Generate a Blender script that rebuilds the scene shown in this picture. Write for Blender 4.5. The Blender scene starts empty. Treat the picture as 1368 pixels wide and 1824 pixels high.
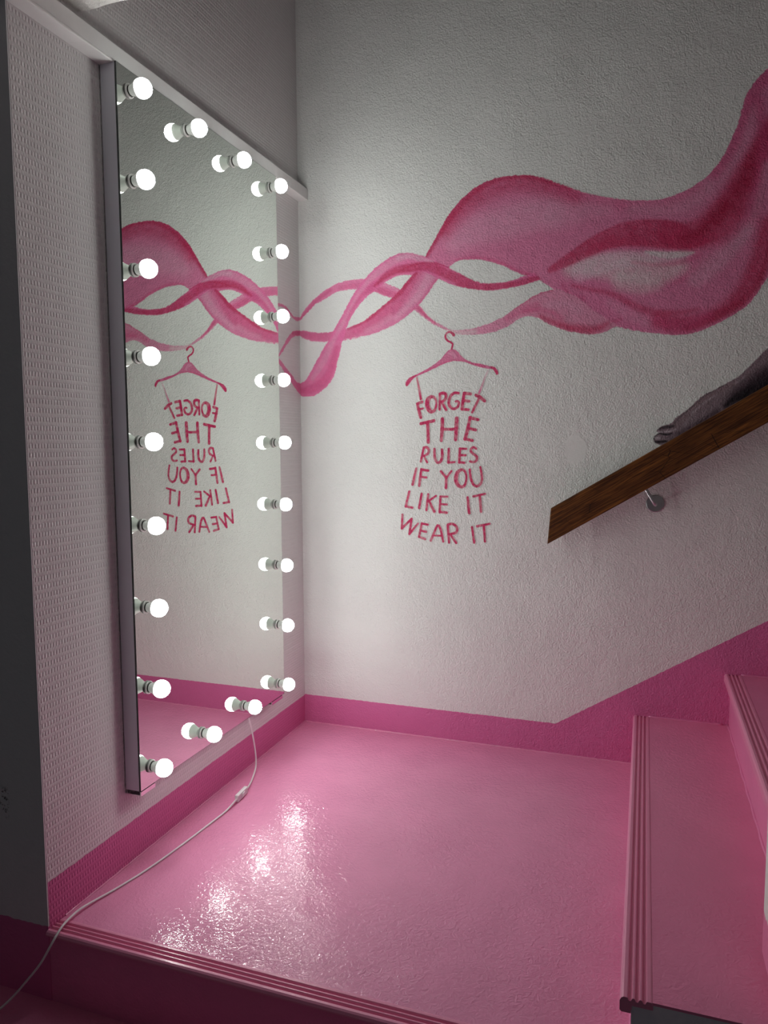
import bpy, bmesh, math, random
import numpy as np
from mathutils import Matrix, Vector
random.seed(4)
np.random.seed(4)
S = bpy.context.scene
COL = S.collection

# ------------------------------------------------------------------ camera, world, exposure
cam_d = bpy.data.cameras.new('camera')
cam = bpy.data.objects.new('camera', cam_d)
COL.objects.link(cam)
S.camera = cam
cam_d.sensor_fit = 'HORIZONTAL'
cam_d.sensor_width = 36.0
cam_d.lens = 36.0 * 1323.17 / 1368.0
cam_d.clip_start = 0.02
RX = (0.9434, 0.3316, -0.0041)
DN = (0.0256, -0.0851, -0.9960)
FW = (-0.3306, 0.9396, -0.0888)
m = Matrix(((RX[0], -DN[0], -FW[0], 1.2627),
            (RX[1], -DN[1], -FW[1], -2.6244),
            (RX[2], -DN[2], -FW[2], 1.1000),
            (0, 0, 0, 1)))
cam.matrix_world = m
world = bpy.data.worlds.new('world')
S.world = world
world.use_nodes = True
bg = world.node_tree.nodes['Background']
bg.inputs['Color'].default_value = (0.93, 0.93, 1.0, 1)
bg.inputs['Strength'].default_value = 0.030
S.view_settings.view_transform = 'Standard'
S.view_settings.look = 'None'
S.view_settings.exposure = 0.0
S.view_settings.gamma = 1.0
S.view_settings.use_curve_mapping = False
S.cycles.caustics_reflective = False
S.cycles.caustics_refractive = False
S.cycles.max_bounces = 10
S.cycles.diffuse_bounces = 6
S.cycles.glossy_bounces = 6
S.cycles.sample_clamp_indirect = 4.0
BULB_STRENGTH = 29.5
BULB_COLOR = (0.95, 1.0, 0.955, 1)

# ------------------------------------------------------------------ measurements (metres)
# left wall is x = 0, back wall is y = 0, landing is z = 0
WALL_END = -1.362      # where the left wall stops
NOSE_Y = -1.372        # front edge of the landing
BAND = 0.1095          # height of the pink painted band
BEND_X, BEND_SLOPE = 0.9845, 0.637
STEP = 0.1743
NOSE1, NOSE2, RUN = 1.2445, 1.5245, 0.280
MX, MY0, MY1, MZ0, MZ1 = 0.050, -1.0858, -0.2728, 0.2086, 2.0145

WALL_WHITE = (0.79, 0.79, 0.77)
BAND_PINK = (0.68, 0.165, 0.375)
FLOOR_PINK = (0.79, 0.285, 0.475)

# ------------------------------------------------------------------ node helpers
class NT:
    def __init__(self, name):
        self.m = bpy.data.materials.new(name)
        self.m.use_nodes = True
        self.t = self.m.node_tree
        self.t.nodes.clear()
        self.out = self.n('ShaderNodeOutputMaterial')
        self.p = self.n('ShaderNodeBsdfPrincipled')
        self.t.links.new(self.p.outputs[0], self.out.inputs[0])
    def n(self, t, **k):
        nd = self.t.nodes.new(t)
        for a, b in k.items():
            setattr(nd, a, b)
        return nd
    def put(self, sock, v):
        if isinstance(v, bpy.types.NodeSocket):
            self.t.links.new(v, sock)
        elif v is not None:
            if isinstance(v, tuple) and len(v) == 3 and sock.type == 'RGBA':
                v = v + (1,)
            sock.default_value = v
    def math(self, op, a, b=None, c=None, clamp=False):
        nd = self.n('ShaderNodeMath', operation=op, use_clamp=clamp)
        for i, v in enumerate((a, b, c)):
            self.put(nd.inputs[i], v)
        return nd.outputs[0]
    def pos(self):
        if not hasattr(self, '_pos'):
            g = self.n('ShaderNodeNewGeometry')
            self._pos = g.outputs['Position']
        return self._pos
    def xyz(self):
        if not hasattr(self, '_xyz'):
            s = self.n('ShaderNodeSeparateXYZ')
            self.put(s.inputs[0], self.pos())
            self._xyz = s.outputs
        return self._xyz
    def mapped(self, scale, vec=None):
        mp = self.n('ShaderNodeMapping')
        self.put(mp.inputs[0], vec or self.pos())
        mp.inputs['Scale'].default_value = scale
        return mp.outputs[0]
    def noise(self, scale, detail=3.0, rough=0.5, vec=None, distort=0.0):
        nd = self.n('ShaderNodeTexNoise')
        self.put(nd.inputs['Vector'], vec or self.pos())
        nd.inputs['Scale'].default_value = scale
        nd.inputs['Detail'].default_value = detail
        nd.inputs['Roughness'].default_value = rough
        nd.inputs['Distortion'].default_value = distort
        return nd.outputs[0]
    def mix(self, f, a, b, mode='MIX'):
        nd = self.n('ShaderNodeMix', data_type='RGBA', blend_type=mode)
        self.put(nd.inputs[0], f)
        self.put(nd.inputs[6], a)
        self.put(nd.inputs[7], b)
        return nd.outputs[2]
    def ramp(self, v, lo, hi):
        nd = self.n('ShaderNodeMapRange', clamp=True)
        nd.interpolation_type = 'SMOOTHSTEP'
        self.put(nd.inputs[0], v)
        nd.inputs[1].default_value = lo
        nd.inputs[2].default_value = hi
        return nd.outputs[0]
    def bump(self, h, strength, dist, prev=None):
        nd = self.n('ShaderNodeBump')
        nd.inputs['Strength'].default_value = strength
        nd.inputs['Distance'].default_value = dist
        self.put(nd.inputs['Height'], h)
        if prev is not None:
            self.put(nd.inputs['Normal'], prev)
        return nd.outputs[0]
    def fin(self, color=None, rough=None, metal=None, normal=None, spec=None):
        self.put(self.p.inputs['Base Color'], color)
        self.put(self.p.inputs['Roughness'], rough)
        self.put(self.p.inputs['Metallic'], metal)
        self.put(self.p.inputs['Normal'], normal)
        if spec is not None:
            self.p.inputs['Specular IOR Level'].default_value = spec
        return self.m

def plaster_bump(t, k=1.0):
    a = t.noise(190, 2.5, 0.55)
    b = t.noise(66, 3.0, 0.6, distort=0.6)
    c = t.noise(7, 2.0, 0.5)
    h = t.math('ADD', t.math('MULTIPLY', a, 0.55), t.math('ADD', t.math('MULTIPLY', b, 0.55), t.math('MULTIPLY', c, 1.2)))
    # one smooth filled spot in the plaster above the handrail
    x, z = t.xyz()[0], t.xyz()[2]
    e = t.math('ADD', t.math('POWER', t.math('DIVIDE', t.math('SUBTRACT', x, 1.036), 0.036), 2.0),
               t.math('POWER', t.math('DIVIDE', t.math('SUBTRACT', z, 1.086), 0.048), 2.0))
    e = t.ramp(t.math('ADD', e, t.math('SUBTRACT', t.noise(35, 2.0), 0.5)), 0.9, 1.35)
    h = t.math('ADD', t.math('MULTIPLY', h, t.math('ADD', 0.12, t.math('MULTIPLY', e, 0.88))), t.math('MULTIPLY', t.math('SUBTRACT', 1.0, e), 1.06))
    return t.bump(h, 0.78 * k, 0.0075)

def band_mask(t, stair):
    x, y, z = t.xyz()[0], t.xyz()[1], t.xyz()[2]
    w = t.math('MULTIPLY', t.math('SUBTRACT', t.noise(60, 3.0), 0.5), 0.006)
    h = BAND
    if stair:
        h = t.math('ADD', t.math('MULTIPLY', t.math('MAXIMUM', t.math('SUBTRACT', x, BEND_X), 0.0), BEND_SLOPE), BAND + 0.003)
    d = t.math('SUBTRACT', t.math('ADD', z, w), h)
    return t.ramp(d, 0.001, -0.001)

# painted plaster of the back wall, with the pink band that climbs along the stairs
t = NT('wall_plaster_paint')
mask = band_mask(t, True)
tone = t.mix(t.ramp(t.noise(3.2, 3.0), 0.3, 0.7), (0.77, 0.77, 0.75), (0.81, 0.81, 0.79))
M_BACK = t.fin(t.mix(mask, tone, BAND_PINK), t.math('SUBTRACT', 0.62, t.math('MULTIPLY', mask, 0.18)), 0.0, plaster_bump(t), 0.35)

# woven wall covering of the left wall
t = NT('woven_wall_covering')
yy, zz = t.xyz()[1], t.xyz()[2]
v = t.math('DIVIDE', zz, 0.0098)
row = t.math('MULTIPLY', t.math('MODULO', t.math('FLOOR', t.math('ADD', v, 1000.0)), 2.0), 0.5)
u = t.math('ADD', t.math('DIVIDE', yy, 0.0088), row)
su = t.math('ABSOLUTE', t.math('SINE', t.math('MULTIPLY', u, math.pi)))
sv = t.math('ABSOLUTE', t.math('SINE', t.math('MULTIPLY', v, math.pi)))
rib = t.math('ABSOLUTE', t.math('SINE', t.math('MULTIPLY', t.math('DIVIDE', yy, 0.0088), math.pi)))
hh = t.math('ADD', t.math('MULTIPLY', t.math('POWER', t.math('MULTIPLY', su, sv), 0.7), 0.75), t.math('MULTIPLY', rib, 0.5))
hh = t.math('ADD', hh, t.math('MULTIPLY', t.noise(160, 2.0), 0.35))
nb = t.bump(hh, 0.60, 0.0026)
mask = band_mask(t, False)
M_WOVEN = t.fin(t.mix(mask, (0.78, 0.765, 0.76), BAND_PINK), 0.55, 0.0, nb, 0.3)

# wall end and the wall below the landing
t = NT('wall_end_paint')
zz = t.xyz()[2]
w = t.math('MULTIPLY', t.math('SUBTRACT', t.noise(45, 4.0), 0.5), 0.012)
msk = t.ramp(t.math('ADD', zz, w), 0.0065, 0.0045)
sc = t.math('MULTIPLY', t.ramp(t.noise(95, 4.0, 0.7), 0.50, 0.58),
            t.math('MULTIPLY', t.ramp(t.math('ABSOLUTE', t.math('SUBTRACT', zz, 0.285)), 0.045, 0.022),
                   t.ramp(t.math('ABSOLUTE', t.math('ADD', t.xyz()[0], 0.125)), 0.030, 0.016)))
cc = t.mix(sc, (0.74, 0.75, 0.76), (0.12, 0.11, 0.11))
M_END = t.fin(t.mix(msk, cc, BAND_PINK), 0.6, 0.0, t.bump(t.noise(90, 3.0), 0.25, 0.004), 0.3)

# glossy pink floor paint
def floor_paint(name, col, rough, bump_k, dents=True):
    t = NT(name)
    n1 = t.noise(82, 2.5, 0.55, distort=1.0)
    n2 = t.noise(170, 2.0, 0.5)
    n3 = t.noise(4.5, 2.0, 0.5)
    lump = t.ramp(t.noise(5.0, 2.0), 0.35, 0.65)
    h = t.math('ADD', t.math('MULTIPLY', n1, t.math('ADD', 0.50, t.math('MULTIPLY', lump, 0.45))),
               t.math('ADD', t.math('MULTIPLY', n2, 0.10), t.math('MULTIPLY', n3, 1.5)))
    nrm = t.bump(h, 0.5 * bump_k, 0.0055)
    c = t.mix(t.ramp(t.noise(6.0, 4.0), 0.35, 0.7), tuple(q * 0.97 for q in col), tuple(min(1, q * 1.03) for q in col))
    if dents:
        vo = t.n('ShaderNodeTexVoronoi')
        vo.inputs['Scale'].default_value = 13.0
        t.put(vo.inputs['Vector'], t.mapped((1.0, 1.0, 0.0)))
        rnd = t.n('ShaderNodeSeparateColor')
        t.put(rnd.inputs[0], vo.outputs['Color'])
        size = t.math('MULTIPLY', t.math('POWER', rnd.outputs[0], 3.0), 0.10)
        wob = t.math('MULTIPLY', t.math('SUBTRACT', t.noise(150, 2.0), 0.5), 0.05)
        dist = t.math('ADD', vo.outputs['Distance'], wob)
        dn = t.math('MULTIPLY', t.math('LESS_THAN', dist, size), t.math('GREATER_THAN', rnd.outputs[1], 0.35))
        nrm = t.bump(t.math('MULTIPLY', dn, -1.0), 0.8, 0.003, nrm)
        dark = t.math('MULTIPLY', t.math('LESS_THAN', dist, t.math('MULTIPLY', size, 0.4)), t.math('GREATER_THAN', rnd.outputs[1], 0.86))
        c = t.mix(t.math('MULTIPLY', dark, 0.6), c, (0.16, 0.03, 0.07))
    return t.fin(c, rough, 0.0, nrm, 0.5)
M_FLOOR = floor_paint('glossy_pink_floor_paint', FLOOR_PINK, 0.075, 0.95)
M_TREAD = floor_paint('pink_tread_paint', (0.78, 0.245, 0.42), 0.30, 0.7)
M_RISER = floor_paint('pink_riser_paint', (0.77, 0.225, 0.43), 0.32, 0.7, False)
t = NT('pink_nosing_paint')
M_NOSE = t.fin((0.78, 0.27, 0.43), 0.28, 0.0, t.bump(t.noise(120, 3.0), 0.25, 0.0015), 0.5)

t = NT('white_gloss_trim_paint')
M_TRIM = t.fin(t.mix(t.ramp(t.noise(14, 4.0), 0.4, 0.7), (0.78, 0.77, 0.76), (0.82, 0.81, 0.80)), 0.38, 0.0,
               t.bump(t.noise(60, 3.0), 0.22, 0.002), 0.4)
t = NT('rough_plaster')
M_ROUGH = t.fin((0.80, 0.79, 0.76), 0.8, 0.0, t.bump(t.math('ADD', t.noise(110, 4.0, 0.7), t.noise(30, 3.0)), 0.9, 0.006), 0.2)
t = NT('bare_step_flank')
M_FLANK = t.fin(t.mix(t.ramp(t.noise(22, 5.0, 0.65), 0.35, 0.7), (0.70, 0.75, 0.80), (0.80, 0.83, 0.86)), 0.7, 0.0,
                t.bump(t.noise(70, 4.0, 0.6), 0.6, 0.004), 0.25)
# pillar: pink foot, rough white above
t = NT('pillar_paint')
w = t.math('MULTIPLY', t.math('SUBTRACT', t.noise(30, 4.0), 0.5), 0.05)
msk = t.ramp(t.math('ADD', t.xyz()[2], w), 0.268, 0.262)
M_PILLAR = t.fin(t.mix(msk, (0.80, 0.79, 0.76), (0.74, 0.21, 0.38)), 0.6, 0.0, t.bump(t.noise(130, 4.0, 0.7), 0.6, 0.004), 0.3)

# mirror
t = NT('mirror_silver')
t.t.nodes.remove(t.p)
g = t.n('ShaderNodeBsdfGlossy')
g.inputs['Color'].default_value = (0.86, 0.90, 0.855, 1)
g.inputs['Roughness'].default_value = 0.0
t.t.links.new(g.outputs[0], t.out.inputs[0])
M_MIRROR = t.m
t = NT('brushed_grey_aluminium')
M_ALU = t.fin((0.76, 0.77, 0.84), t.math('ADD', 0.38, t.math('MULTIPLY', t.noise(30, 2.0, vec=t.mapped((8, 8, 0.3))), 0.1)), 0.25, None, 0.4)
t = NT('dark_glass_edge')
M_EDGE = t.fin((0.03, 0.035, 0.035), 0.25)
t = NT('chrome_clip')
M_CLIP = t.fin((0.88, 0.87, 0.87), 0.05, 1.0)
t = NT('bulb_glow')
t.p.inputs['Emission Color'].default_value = BULB_COLOR
nx_ = t.n('ShaderNodeSeparateXYZ')
gn = t.n('ShaderNodeNewGeometry')
t.put(nx_.inputs[0], gn.outputs['Normal'])
# the lamp throws most of its light forward, away from its base
t.put(t.p.inputs['Emission Strength'], t.math('MULTIPLY', t.math('ADD', t.math('ADD', t.math('MULTIPLY', t.math('MAXIMUM', nx_.outputs[0], 0.0), 1.3), 0.30), t.math('MULTIPLY', t.math('POWER', t.math('MAXIMUM', nx_.outputs[0], 0.0), 4.0), 6.5)), BULB_STRENGTH))
M_BULB = t.fin((0.9, 0.9, 0.9), 0.4)
M_BULB.cycles.emission_sampling = 'FRONT'
t = NT('white_plastic')
M_PLASTIC = t.fin((0.90, 0.91, 0.87), 0.35, 0.0, None, 0.45)
t = NT('glowing_lamp_neck')
t.p.inputs['Emission Color'].default_value = (0.92, 1.0, 0.90, 1)
t.p.inputs['Emission Strength'].default_value = 0.16  # faint glow put into the neck for light scattered from the globe
M_NECK = t.fin((0.88, 0.90, 0.85), 0.35, 0.0, None, 0.45)
t = NT('black_gap')
M_GAP = t.fin((0.02, 0.02, 0.02), 0.6)
t = NT('white_cable_pvc')
M_CABLE = t.fin((0.82, 0.80, 0.80), 0.38, 0.0, None, 0.45)
t = NT('brushed_steel')
M_STEEL = t.fin((0.52, 0.53, 0.54), 0.30, 1.0, t.bump(t.noise(200, 2.0), 0.1, 0.0005))

# dark stained oak for the rail, grain along the slope
t = NT('dark_stained_wood')
mp = t.n('ShaderNodeMapping')
t.put(mp.inputs[0], t.pos())
mp.inputs['Rotation'].default_value = (0, math.atan(0.61), 0)
vec = mp.outputs[0]
gr = t.noise(1.0, 5.0, 0.65, vec=t.mapped((9, 130, 230), vec), distort=0.4)
gr2 = t.noise(1.0, 3.0, 0.6, vec=t.mapped((3.0, 30, 40), vec), distort=0.8)
cc = t.mix(t.ramp(gr, 0.35, 0.68), (0.045, 0.0125, 0.0022), (0.27, 0.098, 0.018))
cc = t.mix(t.ramp(gr2, 0.35, 0.7), t.mix(0.5, cc, (0.030, 0.008, 0.002)), cc)
crk = t.n('ShaderNodeTexVoronoi', feature='DISTANCE_TO_EDGE')
t.put(crk.inputs['Vector'], t.mapped((9, 1, 22), t.pos()))
crk.inputs['Scale'].default_value = 1.0
ck = t.math('MULTIPLY', t.math('LESS_THAN', crk.outputs['Distance'], 0.008), t.ramp(t.noise(9, 2.0), 0.5, 0.62))
cc = t.mix(ck, cc, (0.008, 0.003, 0.001))
M_WOOD = t.fin(cc, 0.48, 0.0, t.bump(gr, 0.25, 0.0015), 0.3)

# wall paint of the mural: colour per vertex, the wall's own texture under it
def mural_mat(name):
    t = NT(name)
    a = t.n('ShaderNodeAttribute', attribute_name='paint')
    fine = t.ramp(t.noise(210, 3.0, 0.6), 0.25, 0.75)
    c = t.mix(0.16, a.outputs['Color'], t.mix(fine, (0.35, 0.35, 0.35), (0.65, 0.65, 0.65)), 'OVERLAY')
    return t.fin(c, 0.58, 0.0, plaster_bump(t), 0.35)
M_MURAL = mural_mat('mural_paint')

# ------------------------------------------------------------------ mesh helpers
def link(o, parent=None):
    COL.objects.link(o)
    if parent is not None:
        o.parent = parent
    return o

def mesh_obj(name, bm, mat, parent=None, smooth=False, bevel=None, normals=True):
    if normals:
        bmesh.ops.recalc_face_normals(bm, faces=bm.faces)
    me = bpy.data.meshes.new(name)
    bm.to_mesh(me)
    bm.free()
    for mm in (mat if isinstance(mat, (list, tuple)) else [mat]):
        me.materials.append(mm)
    if smooth:
        me.polygons.foreach_set('use_smooth', [True] * len(me.polygons))
    o = bpy.data.objects.new(name, me)
    if bevel:
        b = o.modifiers.new('bevel', 'BEVEL')
        b.width = bevel
        b.segments = 2
        b.limit_method = 'ANGLE'
    return link(o, parent)

def empty(name, loc, parent=None):
    o = bpy.data.objects.new(name, None)
    o.empty_display_size = 0.05
    o.location = loc
    return link(o, parent)

def tag(o, label=None, cat=None, group=None, kind=None):
    for k, v in (('label', label), ('category', cat), ('group', group), ('kind', kind)):
        if v:
            o[k] = v
    return o

def box(bm, x0, x1, y0, y1, z0, z1, mi=0):
    vs = [bm.verts.new((x, y, z)) for x in (x0, x1) for y in (y0, y1) for z in (z0, z1)]
    for f in ((0, 1, 3, 2), (4, 6, 7, 5), (0, 4, 5, 1), (2, 3, 7, 6), (0, 2, 6, 4), (1, 5, 7, 3)):
        bm.faces.new([vs[i] for i in f]).material_index = mi
    return bm

def extrude_profile(bm, prof, axis_pts, mi=0):
    """prof: closed list of 3-D points; axis_pts: translation to the far end."""
    a = [bm.verts.new(p) for p in prof]
    b = [bm.verts.new(tuple(p[i] + axis_pts[i] for i in range(3))) for p in prof]
    n = len(prof)
    for i in range(n):
        bm.faces.new((a[i], a[(i + 1) % n], b[(i + 1) % n], b[i])).material_index = mi
    bm.faces.new(list(reversed(a))).material_index = mi
    bm.faces.new(b).material_index = mi

def lathe_x(bm, prof, seg=24, caps=True):
    """prof: (x, r) list, turned round the x axis."""
    rings = []
    for x, r in prof:
        if r < 1e-6:
            rings.append([bm.verts.new((x, 0, 0))])
        else:
            rings.append([bm.verts.new((x, r * math.cos(2 * math.pi * k / seg), r * math.sin(2 * math.pi * k / seg))) for k in range(seg)])
    for A, B in zip(rings, rings[1:]):
        for k in range(seg):
            k2 = (k + 1) % seg
            if len(A) == 1 and len(B) == 1:
                continue
            if len(A) == 1:
                bm.faces.new((A[0], B[k], B[k2]))
            elif len(B) == 1:
                bm.faces.new((A[k], A[k2], B[0]))
            else:
                bm.faces.new((A[k], A[k2], B[k2], B[k]))
    return bm

def catmull(pts, step=0.006):
    P = [Vector(p) for p in pts]
    P = [P[0] * 2 - P[1]] + P + [P[-1] * 2 - P[-2]]
    out = []
    for i in range(1, len(P) - 2):
        n = max(2, int((P[i + 1] - P[i]).length / step))
        for k in range(n):
            s = k / n
            a, b, c, d = P[i - 1], P[i], P[i + 1], P[i + 2]
            out.append(0.5 * (2 * b + (c - a) * s + (2 * a - 5 * b + 4 * c - d) * s * s + (3 * b - a - 3 * c + d) * s ** 3))
    out.append(P[-2])
    return out

def tube(bm, pts, r, seg=10):
    up = Vector((0.13, 0.2, 0.97)).normalized()
    rings = []
    for i, p in enumerate(pts):
        d = (pts[min(i + 1, len(pts) - 1)] - pts[max(i - 1, 0)]).normalized()
        s = d.cross(up)
        if s.length < 1e-3:
            s = d.cross(Vector((1, 0, 0)))
        s.normalize()
        u = s.cross(d).normalized()
        up = u
        rings.append([bm.verts.new(p + r * (math.cos(2 * math.pi * k / seg) * s + math.sin(2 * math.pi * k / seg) * u)) for k in range(seg)])
    for A, B in zip(rings, rings[1:]):
        for k in range(seg):
            bm.faces.new((A[k], A[(k + 1) % seg], B[(k + 1) % seg], B[k]))
    bm.faces.new(list(reversed(rings[0])))
    bm.faces.new(rings[-1])
    return bm

# ------------------------------------------------------------------ room shell
def struct(name, bm, mat, label, cat, **k):
    o = mesh_obj(name, bm, mat, **k)
    return tag(o, label, cat, kind='structure')

struct('wall_back', box(bmesh.new(), -0.15, 3.4, 0.0, 0.15, -0.5, 3.3), M_BACK,
       'white plaster stair wall behind the mural with a pink band climbing along the stairs', 'wall')
struct('wall_left', box(bmesh.new(), -0.15, 0.0, WALL_END + 0.004, 0.0, -0.5, 3.3), M_WOVEN,
       'white woven papered wall with a low pink band that carries the lit mirror', 'wall')
bm = box(bmesh.new(), -1.6, -0.152, WALL_END, WALL_END + 0.15, -0.9, 3.3)
box(bm, -0.1521, -0.0004, WALL_END, WALL_END + 0.0036, -0.9, 3.3)
struct('wall_front', bm, M_END, 'dark shaded narrow wall end beside the papered wall, pink at its foot', 'wall')
# landing slab with front riser
bm = bmesh.new()
box(bm, 0.0, NOSE1 + 0.20, NOSE_Y + 0.052, 0.0, -0.16, 0.0)
tube(bm, [Vector((0.005 + 1.24 * q / 80, -0.0005, 0.0005 + 0.0008 * math.sin(q * 2.3))) for q in range(81)], 0.004, 8)
tube(bm, [Vector((0.0005 + 0.0008 * math.sin(q * 1.9), -1.31 + 1.31 * q / 80, 0.0005)) for q in range(81)], 0.0035, 8)
struct('floor', bm, M_FLOOR, 'glossy pink painted landing in front of the mirror', 'floor')
bm = bmesh.new()
box(bm, 0.0, 2.6, -1.3605, -1.30, -0.62, -0.0118)
struct('floor_riser', bm, M_RISER, 'shaded dark pink riser under the front edge of the landing', 'riser')
# slab of the floor above, its rough underside seen at the top
bm = bmesh.new()
nx, ny = 60, 40
grid = [[None] * (ny + 1) for _ in range(nx + 1)]
for i in range(nx + 1):
    for j in range(ny + 1):
        x = 0.0 + 1.5 * i / nx
        y = -3.3 + (3.3 - 1.147) * j / ny
        jit = 0.006 * (random.random() - 0.5)
        grid[i][j] = bm.verts.new((x, y + (jit if j == ny else 0), 2.1 + 0.002 * random.random()))
for i in range(nx):
    for j in range(ny):
        bm.faces.new((grid[i][j], grid[i][j + 1], grid[i + 1][j + 1], grid[i + 1][j]))
edge = [grid[i][0] for i in range(nx + 1)] + [grid[nx][j] for j in range(1, ny + 1)] + [grid[i][ny] for i in range(nx - 1, -1, -1)] + [grid[0][j] for j in range(ny - 1, 0, -1)]
top = [bm.verts.new((v.co.x, v.co.y, 2.3)) for v in edge]
for i in range(len(edge)):
    k = (i + 1) % len(edge)
    bm.faces.new((edge[i], edge[k], top[k], top[i]))
bm.faces.new(top)
struct('ceiling', bm, M_ROUGH, 'rough white plaster ceiling edge above the trim in the top corner', 'ceiling')

# ledge moulding along the left wall, with a thin lower lip left of the mirror
bm = bmesh.new()
prof = [(0.0, -1.40, 2.0177), (0.0426, -1.40, 2.0177), (0.0426, -1.40, 2.0591), (0.0, -1.40, 2.0591)]
extrude_profile(bm, prof, (0, 1.40, 0))
box(bm, 0.0, 0.0440, -1.40, -1.068, 2.0125, 2.0185)
struct('trim_1', bm, M_TRIM, 'white ledge moulding running along the papered wall above the mirror', 'trim', bevel=0.0025)

# pillar at the inner end of the stairs
bm = bmesh.new()
bmesh.ops.create_grid(bm, x_segments=2, y_segments=2, size=0.01)
bm.free()
bm = bmesh.new()
box(bm, 1.484, 3.60, -1.384, -1.19, 0.1743, 3.3)
struct('wall_right', bm, M_PILLAR, 'rough white end of the wall between the stair flights, pink at its foot', 'wall', bevel=0.012)

# ------------------------------------------------------------------ nosing strips and steps
def nosing_profile(drop=0.026):
    """(along, up) outline of a ribbed strip: front edge at 0, back at 0.050, top near 0."""
    pr = [(0.003, -drop), (0.0, -drop + 0.003), (0.0, -0.006), (0.0025, -0.0012), (0.006, 0.0012), (0.011, 0.0012)]
    for k in range(3):
        a = 0.0135 + k * 0.0115
        pr += [(a - 0.0008, 0.0006), (a + 0.0010, -0.0038), (a + 0.0042, -0.0042), (a + 0.0058, -0.0004), (a + 0.0070, 0.0013), (a + 0.0093, 0.0013)]
    pr += [(0.049, 0.0012), (0.0515, 0.0004), (0.053, -0.004), (0.053, -0.012), (0.020, -0.012 if drop > 0.012 else -drop), (0.018, -drop)]
    return pr

def nosing_x(parent, y_front, z, x0, x1):
    bm = bmesh.new()
    extrude_profile(bm, [(x0, y_front + a, z + b) for a, b in nosing_profile(0.0115)], (x1 - x0, 0, 0))
    return mesh_obj('nosing', bm, M_NOSE, parent)

def nosing_y(parent, x_front, z, y0, y1):
    bm = bmesh.new()
    extrude_profile(bm, [(x_front + a, y0, z + b) for a, b in nosing_profile()], (0, y1 - y0, 0))
    return mesh_obj('nosing', bm, M_NOSE, parent)

land = empty('landing_edge', (0, NOSE_Y, 0))
tag(land, 'grooved pink nosing strip along the front edge of the landing', 'stair nosing', kind='structure')
n = nosing_x(land, 0, 0, 0.001, 2.4)

def up_step(k, label):
    e = empty('stair_step', (0, 0, 0))
    tag(e, label, 'stair step', 'pink steps climbing to the right', 'structure')
    x0 = (NOSE1, NOSE2)[k] if k < 2 else NOSE2 + RUN * (k - 1)
    z = STEP * (k + 1) - (0.0017 if k else 0)
    y0 = -1.384
    bm = bmesh.new()
    box(bm, x0 + 0.052, x0 + RUN + 0.02 if k < 4 else 3.4, y0, 0.0, z - 0.0045, z)
    mesh_obj('tread', bm, M_TREAD, e)
    bm = bmesh.new()
    box(bm, x0 + 0.019, x0 + RUN + 0.018, y0 + 0.012, 0.0, z - STEP - (0.4 if k == 0 else 0), z - 0.012)
    mesh_obj('riser', bm, M_RISER, e)
    bm = bmesh.new()
    box(bm, x0 + 0.0185, x0 + RUN + 0.02, y0 + 0.0005, y0 + 0.013, z - STEP - 0.4, z - 0.0046)
    mesh_obj('flank', bm, M_FLANK, e)
    bm = bmesh.new()   # thick paint run into the joints at the foot of the riser and along the wall
    tube(bm, [Vector((x0 + 0.0185 + 0.0012 * math.sin(q * 1.7), y0 + 0.02 - (y0 + 0.02) * q / 40, z - STEP + 0.001)) for q in range(41)], 0.0045, 8)
    tube(bm, [Vector((x0 + 0.05 + (RUN - 0.05) * q / 20, -0.0005, z + 0.0005 + 0.0008 * math.sin(q * 2.1))) for q in range(21)], 0.0035, 8)
    mesh_obj('joint_bead', bm, M_RISER, e, smooth=True)
    nosing_y(e, x0, z, y0 - 0.002, 0.0)
up_step(0, 'first pink step up from the landing, with bare grey end at the lower edge')
up_step(1, 'second pink step with a lit riser beside the pillar')
up_step(2, 'third pink step, just above the second step at the side')

def down_step(k, label):
    e = empty('lower_step', (0, 0, 0))
    tag(e, label, 'stair step', 'steps leading down from the landing', 'structure')
    z = -STEP * (k + 1)
    y1 = -1.3605 - RUN * k
    bm = bmesh.new()
    box(bm, -0.9, 2.4, y1 - RUN - 0.03 if k else y1 - RUN, y1 + 0.01, z - 0.12, z)
    mesh_obj('tread', bm, M_TREAD, e)
down_step(0, 'dark shaded pink tread one step below the landing')

# ------------------------------------------------------------------ vanity mirror
mirror = empty('vanity_mirror', (0, (MY0 + MY1) / 2, MZ0))
tag(mirror, 'tall frameless wall mirror ringed with lit round bulbs', 'mirror')
mc = Vector(mirror.location)
def shift(bm):
    bmesh.ops.translate(bm, verts=bm.verts, vec=-mc)
    return bm
bm = box(bmesh.new(), 0.0040, MX - 0.0045, MY0, MY1 - 0.004, MZ0 + 0.0005, MZ1 - 0.001)
mesh_obj('casing', shift(bm), M_ALU, mirror)
bm = box(bmesh.new(), MX - 0.0044, MX - 0.0004, MY0 - 0.0006, MY1, MZ0, MZ1)
glass = mesh_obj('glass', shift(bm), M_EDGE, mirror)
bm = bmesh.new()
vs = [bm.verts.new(p) for p in ((MX, MY0 + 0.0008, MZ0 + 0.0012), (MX, MY1 - 0.0012, MZ0 + 0.0012), (MX, MY1 - 0.0012, MZ1 - 0.0008), (MX, MY0 + 0.0008, MZ1 - 0.0008))]
bm.faces.new(vs)
bm.faces.ensure_lookup_table()
ex = bmesh.ops.extrude_face_region(bm, geom=bm.faces[:])
bmesh.ops.translate(bm, verts=[v for v in ex['geom'] if isinstance(v, bmesh.types.BMVert)], vec=(-0.0004, 0, 0))
mesh_obj('silvering', shift(bm), M_MIRROR, glass)
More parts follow.
